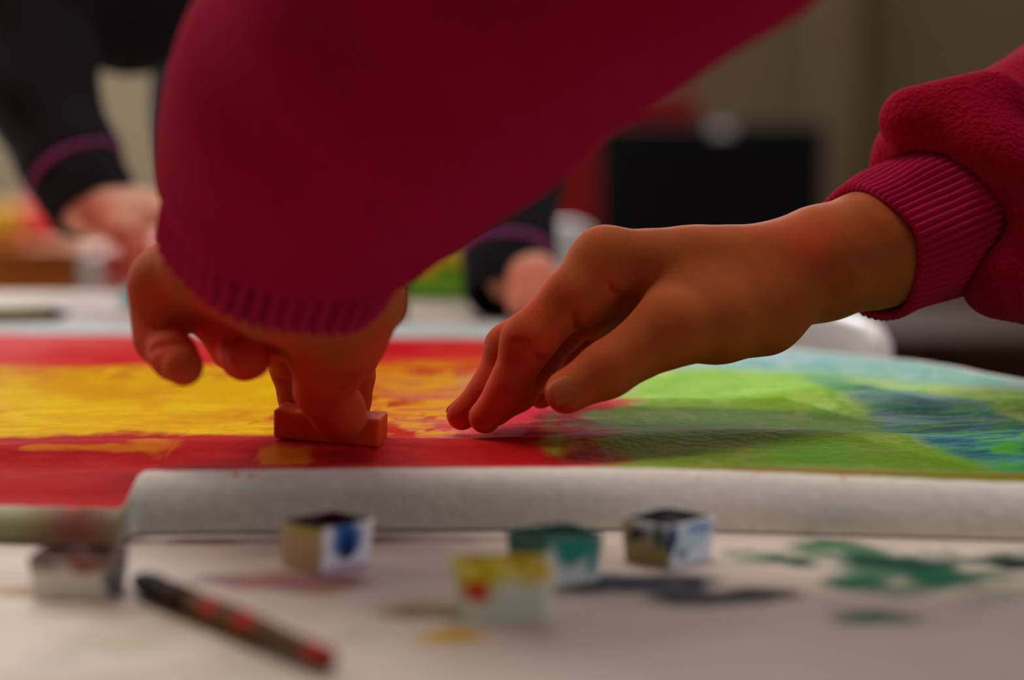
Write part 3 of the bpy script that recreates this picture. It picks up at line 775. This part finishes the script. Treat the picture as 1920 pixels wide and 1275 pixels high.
# ------------------------------------------------------------------ watercolour pans
def pan(px, py, rz, size, bodyf, cake, label, name='paint_pan'):
    """open, slightly tapered plastic pan standing on the table, base centre seen at px,py"""
    L, W, H = size; t = 0.0011
    p = QT(px, py); e = empty(name, (p[0], p[1], TABLE_Z + 0.0001), math.radians(rz)); tag(e, label, 'paint pan', 'watercolour pans in front of the painting')
    n = 14; V = []; F = []; C = []
    def ring(l, w_, z):
        r = []
        for (a, b) in (((-1, -1), (1, -1)), ((1, -1), (1, 1)), ((1, 1), (-1, 1)), ((-1, 1), (-1, -1))):
            for k in range(n):
                q = k / n; x = (a[0] + (b[0] - a[0]) * q) * l / 2; y = (a[1] + (b[1] - a[1]) * q) * w_ / 2
                s = max(0, (abs(x) / (l / 2)) + (abs(y) / (w_ / 2)) - 1.86) * .5
                r.append((x * (1 - s), y * (1 - s), z))
        return r
    rows = []
    for k in range(11): q = k / 10; rows.append(ring(L * (.90 + .10 * q), W * (.90 + .10 * q), H * q))
    rows.append(ring(L - t, W - t, H + .0003)); rows.append(ring(L - 2 * t, W - 2 * t, H))
    for k in range(1, 7): q = k / 6; rows.append(ring(L - 2 * t - .0006 * q, W - 2 * t - .0006 * q, H - .0045 * q))
    m = 4 * n
    for r in rows: V += r
    for j in range(len(rows) - 1):
        for i in range(m): F.append((j * m + i, j * m + (i + 1) % m, (j + 1) * m + (i + 1) % m, (j + 1) * m + i))
    F.append(tuple(reversed(range(m)))); F.append(tuple((len(rows) - 1) * m + i for i in range(m)))
    o = pymesh('pan_body', V, F, M['pan'], e)
    va = np.array(V); cb = bodyf(va / np.array([L, W, H])); cb[12 * m:] = cake[1]; colour(o, cb); cake = cake[0]
    # paint cake, a little hollowed by the brush
    V = []; F = []; g = 12
    for i in range(g + 1):
        for j in range(g + 1):
            u, w_ = -1 + 2 * i / g, -1 + 2 * j / g
            V.append((u * (L / 2 - t - .0006), w_ * (W / 2 - t - .0006), H - .0007 - .0018 * (1 - u * u) * (1 - w_ * w_) + .0007 * math.sin(5 * u + 3 * w_)))
    for i in range(g):
        for j in range(g): F.append((i * (g + 1) + j, (i + 1) * (g + 1) + j, (i + 1) * (g + 1) + j + 1, i * (g + 1) + j + 1))
    pymesh('paint_cake', V, F, cake, e, True)
    return e
def pc(base, *spots):
    """body colour with splashes and painted-in shade: spot=(axis,face sign,u,v,ru,rv,rgb) on one side face, or ('rim',depth,rgb)"""
    def fn(q):
        c = np.ones((len(q), 3)) * np.array(lin(base))
        n = fbm(q[:, 0] * 6 + q[:, 1] * 5 + 3, q[:, 2] * 5 + q[:, 1] * 4)
        for s in spots:
            if s[0] == 'rim':
                a = sst(1 - s[1] - .12, 1 - s[1] + .12, q[:, 2] + (n - .5) * .5); c = mixc(c, s[2], a * .95)
            else:
                ax, sg, u0, v0, ru, rv, rgb = s
                on = (q[:, ax] * sg > .40).astype(float)
                uu = q[:, 1 - ax]
                d = np.sqrt(((uu - u0) / ru) ** 2 + ((q[:, 2] - v0) / rv) ** 2) + (n - .5) * .8
                c = mixc(c, rgb, on * (1 - sst(.8, 1.15, d)))
        return c
    return fn
cake = lambda nm, rgb: (mat(nm, rgb, 0.5, 0.15, 300, 0.3, 400, spec=0.1), np.array(lin(rgb)))
S = (0.0190, 0.0160, 0.0120)
pan(150, 1112, -3, (0.0200, 0.0160, 0.0096), pc((226, 220, 214), ('rim', .16, (104, 60, 42)), (1, -1, .18, 1.0, .2, .35, (140, 76, 50)), (0, 1, 0, .4, .6, .6, (70, 70, 84))), cake('brown_paint', (70, 26, 20)), 'white paint pan with brown paint running over its rim, beside the brush tip')
pan(612, 1060, 44, (0.0185, 0.0165, 0.0110), pc((232, 228, 238), (1, -1, .0, .75, .26, .42, (30, 96, 168)), (1, -1, .02, .5, .1, .3, (20, 26, 70)), (0, -1, 0, .5, .9, .9, (206, 184, 146)), (0, -1, -.2, 1., .3, .2, (190, 180, 90)), (1, -1, 0, 0, .6, .12, (206, 160, 206))), cake('maroon_paint', (56, 10, 20)), 'paint pan holding maroon paint, with one side coloured tan as shade and a blue drip on another')  # tan face paints shade on the side turned from the right window
pan(940, 1148, 6, (0.0215, 0.0175, 0.0108), pc((216, 222, 206), ('rim', .22, (216, 198, 60)), (1, -1, -.28, .66, .15, .26, (206, 40, 34)), (1, -1, -.25, .98, .16, .2, (206, 196, 10)), (1, -1, .35, .95, .1, .12, (226, 176, 20))), cake('yellow_paint', (226, 196, 40)), 'yellow-rimmed paint pan with a red splash on its pale side')
pan(1040, 1085, 30, (0.0185, 0.0160, 0.0110), pc((226, 226, 226), ('rim', .12, (48, 120, 106)), (1, -1, .0, .8, .3, .35, (50, 140, 130)), (0, 1, 0, .7, .5, .5, (60, 130, 120)), (1, -1, .3, .5, .08, .4, (70, 150, 140)), (0, -1, 0, .7, .7, .6, (40, 100, 84))), cake('teal_paint', (24, 84, 70)), 'paint pan with teal paint dripping down its white sides')
pan(1252, 1048, 46, (0.0190, 0.0165, 0.0104), pc((222, 228, 240), (0, -1, .2, .6, .28, .35, (30, 34, 44)), (0, -1, -.3, .5, .16, .5, (86, 104, 92)), (0, -1, 0, .1, .8, .5, (170, 156, 110)), (0, -1, .38, .85, .18, .25, (196, 182, 140)), (1, -1, -.2, .35, .10, .16, (24, 38, 110)), (1, -1, -.4, .7, .08, .35, (40, 60, 110)), (1, -1, .1, .8, .25, .16, (120, 150, 206)), (1, -1, -.05, .55, .3, .2, (190, 214, 226))), cake('purple_paint', (40, 12, 34)), 'paint pan with dark purple paint and navy spots on its bluish white side')

# ------------------------------------------------------------------ brushes
a = QT(262, 1092, 3); b = QT(612, 1240, 3)
def stick(name, a, b, prof, m, parent, n=24):
    d = Vector(b) - Vector(a)
    return lathe(name, prof, m, parent, n, axis=d.normalized(), loc=a)
br = empty('paintbrush', (0, 0, 0)); tag(br, 'brown-handled paintbrush with dark bristles and red paint marks, lying on the table', 'paintbrush')
L = float(np.linalg.norm(b - a)); az = np.array([0, 0, TABLE_Z + 0.0033])
a = np.array([a[0], a[1], az[2]]); b = np.array([b[0], b[1], az[2]]); dn = (b - a) / L
stick('bristles', a, b, [(.0002, -.003), (.0016, -.001), (.0028, .003), (.0031, .008), (.0026, .0125)], M['bristle'], br)
stick('ferrule', a, b, [(.0027, .0125), (.0030, .0130), (.0030, .017), (.0027, .0175), (.0031, .0185), (.0031, .024)], M['dark_wood'], br)
prof = [(.0030, .024 + (L - .024) * k / 60) for k in range(61)]
prof = [(0.0026 + 0.0006 * math.sin(math.pi * min(1, k / 40)), z) for k, (r, z) in enumerate(prof)] + [(.0018, L + .0010), (.0006, L + .0016)]
h = stick('handle', a, b, prof, M['handle'], br)
hv = np.array([vv.co for vv in h.data.vertices]); q = (hv - a) @ dn / L
c = np.ones((len(hv), 3)) * np.array(lin((98, 66, 32))); nz = fbm(q * 14 + 2, hv[:, 2] * 400)
for t0, wd in ((.45, .035), (.63, .045), (.97, .05)): c = mixc(c, (176, 34, 32), (1 - sst(.6, 1.1, np.abs(q - t0) / wd + (nz - .5))) * sst(-.0006, .0014, hv[:, 2] - a[2]))
colour(h, c)
a = QT(-90, 597, 3); b = QT(132, 592, 3); L = float(np.linalg.norm(b - a))
pn = empty('pencil', (0, 0, 0)); tag(pn, 'olive pencil lying on the table beyond the red paint', 'pencil')
a[2] = b[2] = TABLE_Z + .0041
stick('pencil_body', a, b, [(.0040, .0), (.0040, L - .010)], M['olive'], pn, 6)
stick('pencil_tip', a, b, [(.0038, L - .010), (.0007, L)], M['dark_wood'], pn, 6)

# ------------------------------------------------------------------ person in black across the table
def Ks(*l): return pts(*l)
k_ra = Ks((60, -10, 1050, 32), (75, 170, 1035, 29.5), (135, 310, 1020, 25), (168, 372, 1012, 22.5))      # forearm, image left
k_ru = Ks((60, -10, 1050, 32), (240, 6, 1100, 38), (400, -130, 1180, 45))
k_la = Ks((970, 130, 1080, 30), (958, 330, 1045, 26), (955, 450, 1022, 23.5), (952, 535, 1008, 21.5))
k_lu = Ks((985, 130, 1080, 32), (930, -40, 1140, 38), (860, -160, 1190, 45))
KSR, KSL = k_ru[-1][0], k_lu[-1][0]
KN = (KSR + KSL) / 2 + mm(0, -20, 55); KH = KN + mm(0, -35, 120); KP = mm((KSR[0] + KSL[0]) / 2, 1275, 560)
kf = mm(0, -0.86, -0.5); kf /= np.linalg.norm(kf)
kr_f = [Ks((242, 404, 1000, 8.2), (250, 440, 990, 6.8), (255, 470, 985, 6.0), (257, 490, 983, 5.2)),
        Ks((290, 390, 1012, 8.0), (316, 410, 1003, 6.8), (328, 440, 997, 5.9), (332, 464, 993, 5.2)),
        Ks((305, 392, 1022, 7.6), (335, 420, 1015, 6.8), (342, 452, 1010, 6.0), (340, 474, 1008, 5.2)),
        Ks((318, 395, 1032, 7.0), (352, 415, 1030, 6.0), (362, 440, 1026, 5.4), (362, 456, 1024, 4.8)),
        Ks((185, 396, 1000, 10), (204, 414, 990, 7.4), (218, 428, 986, 6.2), (228, 440, 983, 5.4))]
kr_p = [Ks((120, 290, 1022, 20), (168, 372, 1012, 18), (195, 388, 1010, 16)), Ks((195, 388, 1006, 15), (242, 402, 1000, 8.7)), Ks((195, 385, 1012, 15), (285, 395, 1012, 8.5)), Ks((200, 385, 1020, 14), (305, 392, 1022, 8.2)), Ks((200, 392, 1026, 13), (318, 395, 1032, 7.6))]
kl_f = [Ks((1002, 556, 978, 7.6), (1002, 574, 972, 6.6), (1000, 582, 968, 5.6)), Ks((1020, 552, 986, 7.8), (1028, 572, 982, 6.8), (1030, 582, 978, 5.6)), Ks((1036, 548, 995, 7.6), (1048, 568, 992, 6.6), (1052, 580, 988, 5.6)), Ks((1046, 542, 1004, 7.0), (1062, 560, 1002, 6.0), (1068, 574, 1000, 5.0)),
        Ks((985, 542, 984, 9), (976, 562, 976, 7.4), (974, 574, 972, 6.2), (976, 582, 970, 5.4))]
kl_p = [Ks((966, 470, 1018, 17), (962, 515, 1008, 16.5), (990, 530, 998, 15)), Ks((988, 528, 992, 14), (1002, 556, 978, 8)), Ks((995, 524, 995, 14), (1020, 552, 986, 8.2)), Ks((1003, 520, 1000, 14), (1036, 548, 995, 8)), Ks((1006, 518, 1004, 13), (1046, 542, 1004, 7.4))]
kl_f = [[(q, r * .82) for q, r in c_] for c_ in kl_f]; kl_p = [[(q, r * .82) for q, r in c_] for c_ in kl_p]
def khand(p, f):
    fd = {('thumb' if i == 4 else str(i)): c_ for i, c_ in enumerate(f)}
    a_ = [q for ch in list(f) + p for q, r in ch]; lo, hi = bounds(a_, 26)
    return nets(lambda P: hand_sdf(P, p, fd, 5, 4), lo, hi, 1.4)
khead = nets(lambda P: smin(head_sdf(P, KH, kf)[0], seg_d(P, KN, KH + mm(0, 25, -40), 36, 34), 16), KH - 150, KH + 130, 4)
kcore = core(KSR, KSL, KN, KP, KH, [(KSR, 34), (k_ru[0][0], 25), (k_ra[2][0], 19)], [(KSL, 34), (k_lu[0][0], 24), (k_la[2][0], 16)])
bv, bf = join([khand(kr_p, kr_f), khand(kl_p, kl_f), khead, kcore])
kid = npmesh('person', bv, bf, M['skin']); tag(kid, 'person in a black sweatshirt with purple piping on the cuffs, standing across the table', 'person')
kc, n_, n2_ = skin_colour(bv)
kc = kc * .25 + np.array(lin((250, 196, 172))) * .8
for p, r in ((Q(254, 480, 985), 24), (Q(1000, 575, 985), 34), (Q(190, 410, 990), 14)): kc = mixc(kc, (200, 76, 54), .7 * (1 - sst(.4, 1.1, np.linalg.norm(bv - p, axis=1) / r)))  # spot on the left hand paints its unlit part redder and darker
colour(kid, kc)
face_parts(KH, kf, 1.0, kid); hair_mesh(KH, kf, 1.0, kid, M['hair'], False)
for ch, up_ in ((k_ra, k_ru), (k_la, k_lu)):
    a_ = [q for q, r in ch + up_]; lo, hi = bounds(a_, 58)
    e_ax = ch[-1][0] - ch[-2][0]; e_ax /= np.linalg.norm(e_ax); ec = ch[-1][0]
    v, f = nets(lambda P: smax(smin(chain(P, ch, 8) + .8 * np.sin(P[2] * .16 + P[0] * .1), chain(P, up_, 8), 10), ((P[0] - ec[0]) * e_ax[0] + (P[1] - ec[1]) * e_ax[1] + (P[2] - ec[2]) * e_ax[2]) + 16, 2), lo, hi, 2.6)
    sl = npmesh('sleeve', v, f, M['black_cloth'], kid)
    rib_cuff('cuff', ec + e_ax * 8, -e_ax, ch[-1][1] - .5, ch[-1][1] + 1.5, 26, 44, 0.8, M['black_cloth'], kid)
    lo, hi = bounds([ec - e_ax * 17], 40)
    v, f = nets(lambda P: torus_d(P, ec - e_ax * 17, e_ax, ch[-1][1] + 1.8, 2.3), lo, hi, 1.2)
    npmesh('piping', v, f, M['piping'], sl)
lo, hi = bounds([KSR, KSL, KN, KP], 110)
v, f = nets(lambda P: torso(P, KSR, KSL, KN, KP), lo, hi, 6); npmesh('sweatshirt', v, f, M['black_cloth'], kid)
legs_and_shoes(KP, mm(1, 0, 0), mm(0, -1, 0), kid, M['trouser'])

# ------------------------------------------------------------------ things on the far end of the table
p = QT(712, 597); e = empty('paint_pot', (p[0], p[1], TABLE_Z)); tag(e, 'squat black paint pot standing on the table beyond the painting', 'pot')
lathe('pot_body', [(.0125, 0), (.0135, .001), (.0138, .013), (.0130, .0135)], M['black_plastic'], e); lathe('lid', [(.0146, .0135), (.0146, .0185), (.0136, .0195)], M['black_plastic'], e)
p = QT(242, 572); e = empty('paint_bottle', (p[0], p[1], TABLE_Z)); tag(e, 'small pale blue paint bottle on the table near the wooden drawers', 'bottle')
lathe('bottle_body', [(.0045, 0), (.0050, .0006), (.0050, .005), (.0034, .0066)], M['cyan'], e); lathe('cap', [(.0028, .0066), (.0028, .0095), (.002, .010)], M['cyan'], e)
p0 = QT(690, 563); p1 = QT(906, 563); e = empty('lunch_box', ((p0[0] + p1[0]) / 2, p0[1] + .04, TABLE_Z)); tag(e, 'lime green box with a yellow lid on the far end of the table', 'box')
hw = (p1[0] - p0[0]) / 2
box('box_body', (-hw, -.04, .0005), (hw, .010, .018), M['green'], e, .004, 3); box('lid', (-hw - .001, -.041, .018), (hw + .001, .011, .027), M['yellow'], e, .003, 3); box('clasp', (-.006, -.0435, .013), (.006, -.041, .022), M['yellow'], e, .0008)

# ------------------------------------------------------------------ white chairs
def chair(name, loc, rz, label):
    e = empty(name, loc, rz); tag(e, label, 'chair', 'white plastic chairs')
    # back shell: curved sheet, chair faces -y (back at y=0)
    def shell(nm, fn, nu, nv, th):
        V = [fn(i / nu, j / nv) for i in range(nu + 1) for j in range(nv + 1)]
        F = [(i * (nv + 1) + j, (i + 1) * (nv + 1) + j, (i + 1) * (nv + 1) + j + 1, i * (nv + 1) + j + 1) for i in range(nu) for j in range(nv)]
        o = pymesh(nm, V, F, M['white_plastic'], e, True); s = o.modifiers.new('t', 'SOLIDIFY'); s.thickness = th; s.offset = 0; b_ = o.modifiers.new('b', 'BEVEL'); b_.width = .003; b_.segments = 3; b_.limit_method = 'ANGLE'
        return o
    def backf(u, v):
        x = -1 + 2 * u; z = v
        cut = (1 - max(0, z - .72) / .28 * .0)
        xx = x * .150; top = .630 - .030 * max(0, (abs(x) - .86) / .14) ** 2
        return (xx * cut, -.030 * x * x + .02 - .03 * (1 - z) , .37 + (top - .37) * z)
    shell('backrest', backf, 24, 14, .010)
    def seatf(u, v):
        x = -1 + 2 * u; y = v
        return (x * .155 * (1 - .06 * y), -.02 - .29 * y, .345 + .012 * x * x - .02 * max(0, y - .8) - .008 * math.sin(y * 3.1) + .03 * max(0, .12 - y) / .12)
    shell('seat', seatf, 20, 20, .010)
    for sx in (-1, 1):
        for yy in (-.05, -.28):
            lathe('leg', [(.010, 0), (.011, .002), (.011, .345)], M['metal'], e, 16, loc=(sx * .125, yy, 0))
        stick('back_stay', np.array([sx * .125, -.03, .340]), np.array([sx * .125, -.012, .44]), [(.009, 0), (.009, .1)], M['metal'], e, 12)
    return e
dv = Vector((-37, 79, 0)).normalized()
ce = Vector((0.190, 0.868, 0)) + dv * 0.150
chair('chair', (ce.x - .014, ce.y + .006, 0), math.atan2(dv.y, dv.x) + math.pi, 'white plastic chair pushed in at the slanting edge of the table')
chair('chair', (-0.074, 1.62, 0), math.pi, 'white plastic chair standing behind the person in black')

# ------------------------------------------------------------------ monitor on a low wooden bench, red cupboard
s = 2.95
bt = Q(1700, 600, 3000)[2] / 1000
e = empty('low_bench', (0, 0, 0)); tag(e, 'low brown wooden bench carrying the black monitor', 'bench')
x0, x1, y0, y1 = -0.05, 1.15, 2.80, 3.22
box('bench_top', (x0, y0, bt - .03), (x1, y1, bt), M['dark_wood'], e, .004)
box('apron', (x0 + .05, y0 + .03, bt - .09), (x1 - .05, y0 + .05, bt - .03), M['dark_wood'], e)
for (lx, ly) in ((x0 + .03, y0 + .03), (0.60, y0 + .03), (x1 - .07, y0 + .03), (x0 + .03, y1 - .07), (x1 - .07, y1 - .07)):
    box('leg', (lx, ly, 0), (lx + .045, ly + .045, bt - .03), M['wood'], e, .003)
mx0, mx1 = Q(1122, 400, 3000)[0] / 1000, Q(1541, 400, 3000)[0] / 1000
mt = Q(1300, 232, 3000)[2] / 1000
e = empty('monitor', ((mx0 + mx1) / 2, 3.0, bt)); tag(e, 'black flat computer monitor with a small silver badge on top', 'monitor')
hw = (mx1 - mx0) / 2; mh = mt - bt; mb = .045
fr = box('bezel', (-hw, -.012, mb), (hw, .03, mh), M['monitor'], e, .004, 3)
box('screen', (-hw + .022, -.0135, mb + .022), (hw - .022, -.0122, mh - .022), M['screen'], e)
box('badge', (-.002, -.0145, mh - .014), (.030, -.0122, mh - .002), M['glint'], e, .0005)
box('stand', (-.04, .0, .006), (.04, .025, mb), M['monitor'], e); box('foot', (-.11, -.07, 0), (.11, .07, .008), M['monitor'], e, .002)
e = empty('cupboard', (0.03, 3.55, 0)); tag(e, 'dark red lacquered cupboard behind the monitor', 'cupboard')
box('cupboard_body', (-.30, .0, .0), (.30, .38, .70), M['red_wood'], e, .004); box('cupboard_top', (-.305, -.01, .7002), (.305, .385, .736), M['red_wood'], e, .003)
for sx in (-1, 1):
    dd = box('door', (.005 if sx > 0 else -.292, -.016, .04), (.292 if sx > 0 else -.005, -.0005, .685), M['red_wood'], e, .003)
    lathe('knob', [(.006, 0), (.006, .008), (.013, .012), (.011, .022)], M['brass'], dd, 20, axis=(0, -1, 0), loc=(sx * .03, -.0165, .40))

# ------------------------------------------------------------------ wooden drawers, white shelf, red box at the back left
zt = Q(80, 455, 2400)[2] / 1000
xr_ = Q(152, 500, 2400)[0] / 1000
e = empty('drawer_cabinet', (0, 2.36, 0)); tag(e, 'orange wooden drawer cabinet with a red cloth on top', 'cabinet')
xl_ = xr_ - .42
box('cabinet_body', (xl_, 0, 0), (xr_, .36, zt - .015), M['wood'], e, .003); box('cabinet_top', (xl_ - .003, -.012, zt - .015), (xr_ + .003, .362, zt), M['wood'], e, .003)
cols = 4; rows_ = 6; cw = (.42 - .02) / cols; rh_ = (zt - .05) / rows_
for i in range(cols):
    for j in range(rows_):
        dx = xl_ + .01 + i * cw; dz = .025 + j * rh_
        d_ = box('drawer', (dx + .004, -.010, dz + .004), (dx + cw - .004, -.0005, dz + rh_ - .004), M['wood'], e, .002)
        lathe('knob', [(.004, 0), (.004, .006), (.009, .009), (.007, .016)], M['brass'], d_, 16, axis=(0, -1, 0), loc=(dx + cw / 2, -.0105, dz + rh_ / 2))
# crumpled cloth
c0 = Q(20, 452, 2450); cx, cy, cz = c0[0], 2360 + 150, zt * 1000
v, f = nets(lambda P: smax(smin(smin(ell_d(P, (cx - 10, cy, cz + 8), (70, 60, 34)), ell_d(P, (cx + 24, cy - 20, cz + 6), (34, 40, 26)), 10), ell_d(P, (cx - 60, cy - 10, cz + 6), (50, 50, 22)), 10) + 2.2 * np.sin(P[0] * .14 + P[2] * .2) * np.sin(P[1] * .12 + P[2] * .1), (cz + .3) - P[2], 1.5), (cx - 140, cy - 90, cz - 8), (cx + 80, cy + 90, cz + 60), 3)
tag(npmesh('folded_cloth', v, f, M['red_cloth']), 'crumpled red cloth lying on the wooden drawer cabinet', 'cloth')
bx_, by_, bz_ = Q(6, 420, 2400)[0] - 4, 2360 + 60, zt * 1000 + 24
v, f = nets(lambda P: ell_d(P, (bx_, by_, bz_), (24, 24, 24)) + .7 * np.sin(P[0] * .8 + P[2] * .6), (bx_ - 32, by_ - 32, bz_ - 32), (bx_ + 32, by_ + 32, bz_ + 32), 1.6)
tag(npmesh('yarn_ball', v, f, M['yellow_cloth']), 'yellow ball of yarn beside the red cloth on the drawers', 'yarn')
e = empty('white_shelf', (0, 2.38, 0)); tag(e, 'white open shelf beside the wooden drawers, holding a red box', 'shelf')
sx0 = Q(155, 500, 2400)[0] / 1000 + .003; sx1 = sx0 + .40
box('side_panel', (sx0, 0, 0), (sx0 + .016, .32, .545), M['white_plastic'], e, .002); box('side_panel', (sx1 - .016, 0, 0), (sx1, .32, .545), M['white_plastic'], e, .002)
for z_ in (.05, .40): box('shelf_board', (sx0 + .0162, 0.005, z_), (sx1 - .0162, .315, z_ + .016), M['white_plastic'], e)
box('back_panel', (sx0 + .0162, .310, .0), (sx1 - .0162, .318, .545), M['white_plastic'], e)
e = empty('storage_box', (sx0 + .018, 2.40, .4165)); tag(e, 'red cardboard storage box with pale dots in the white shelf', 'box')
bw = .17
box('box_body', (0, 0, 0), (bw, .22, .115), M['red_card'], e, .002); box('lid', (-.001, -.002, .1152), (bw + .001, .222, .132), M['red_card'], e, .002)
rr = random.Random(3)
for i in range(5):
    for j in range(3):
        cx_, cz_ = .018 + i * .033 + (j % 2) * .012, .018 + j * .032
        lathe('printed_dot', [(.0075, 0), (.0075, .0006)], M['dot'], e, 16, axis=(0, -1, 0), loc=(cx_, -.0002, cz_))
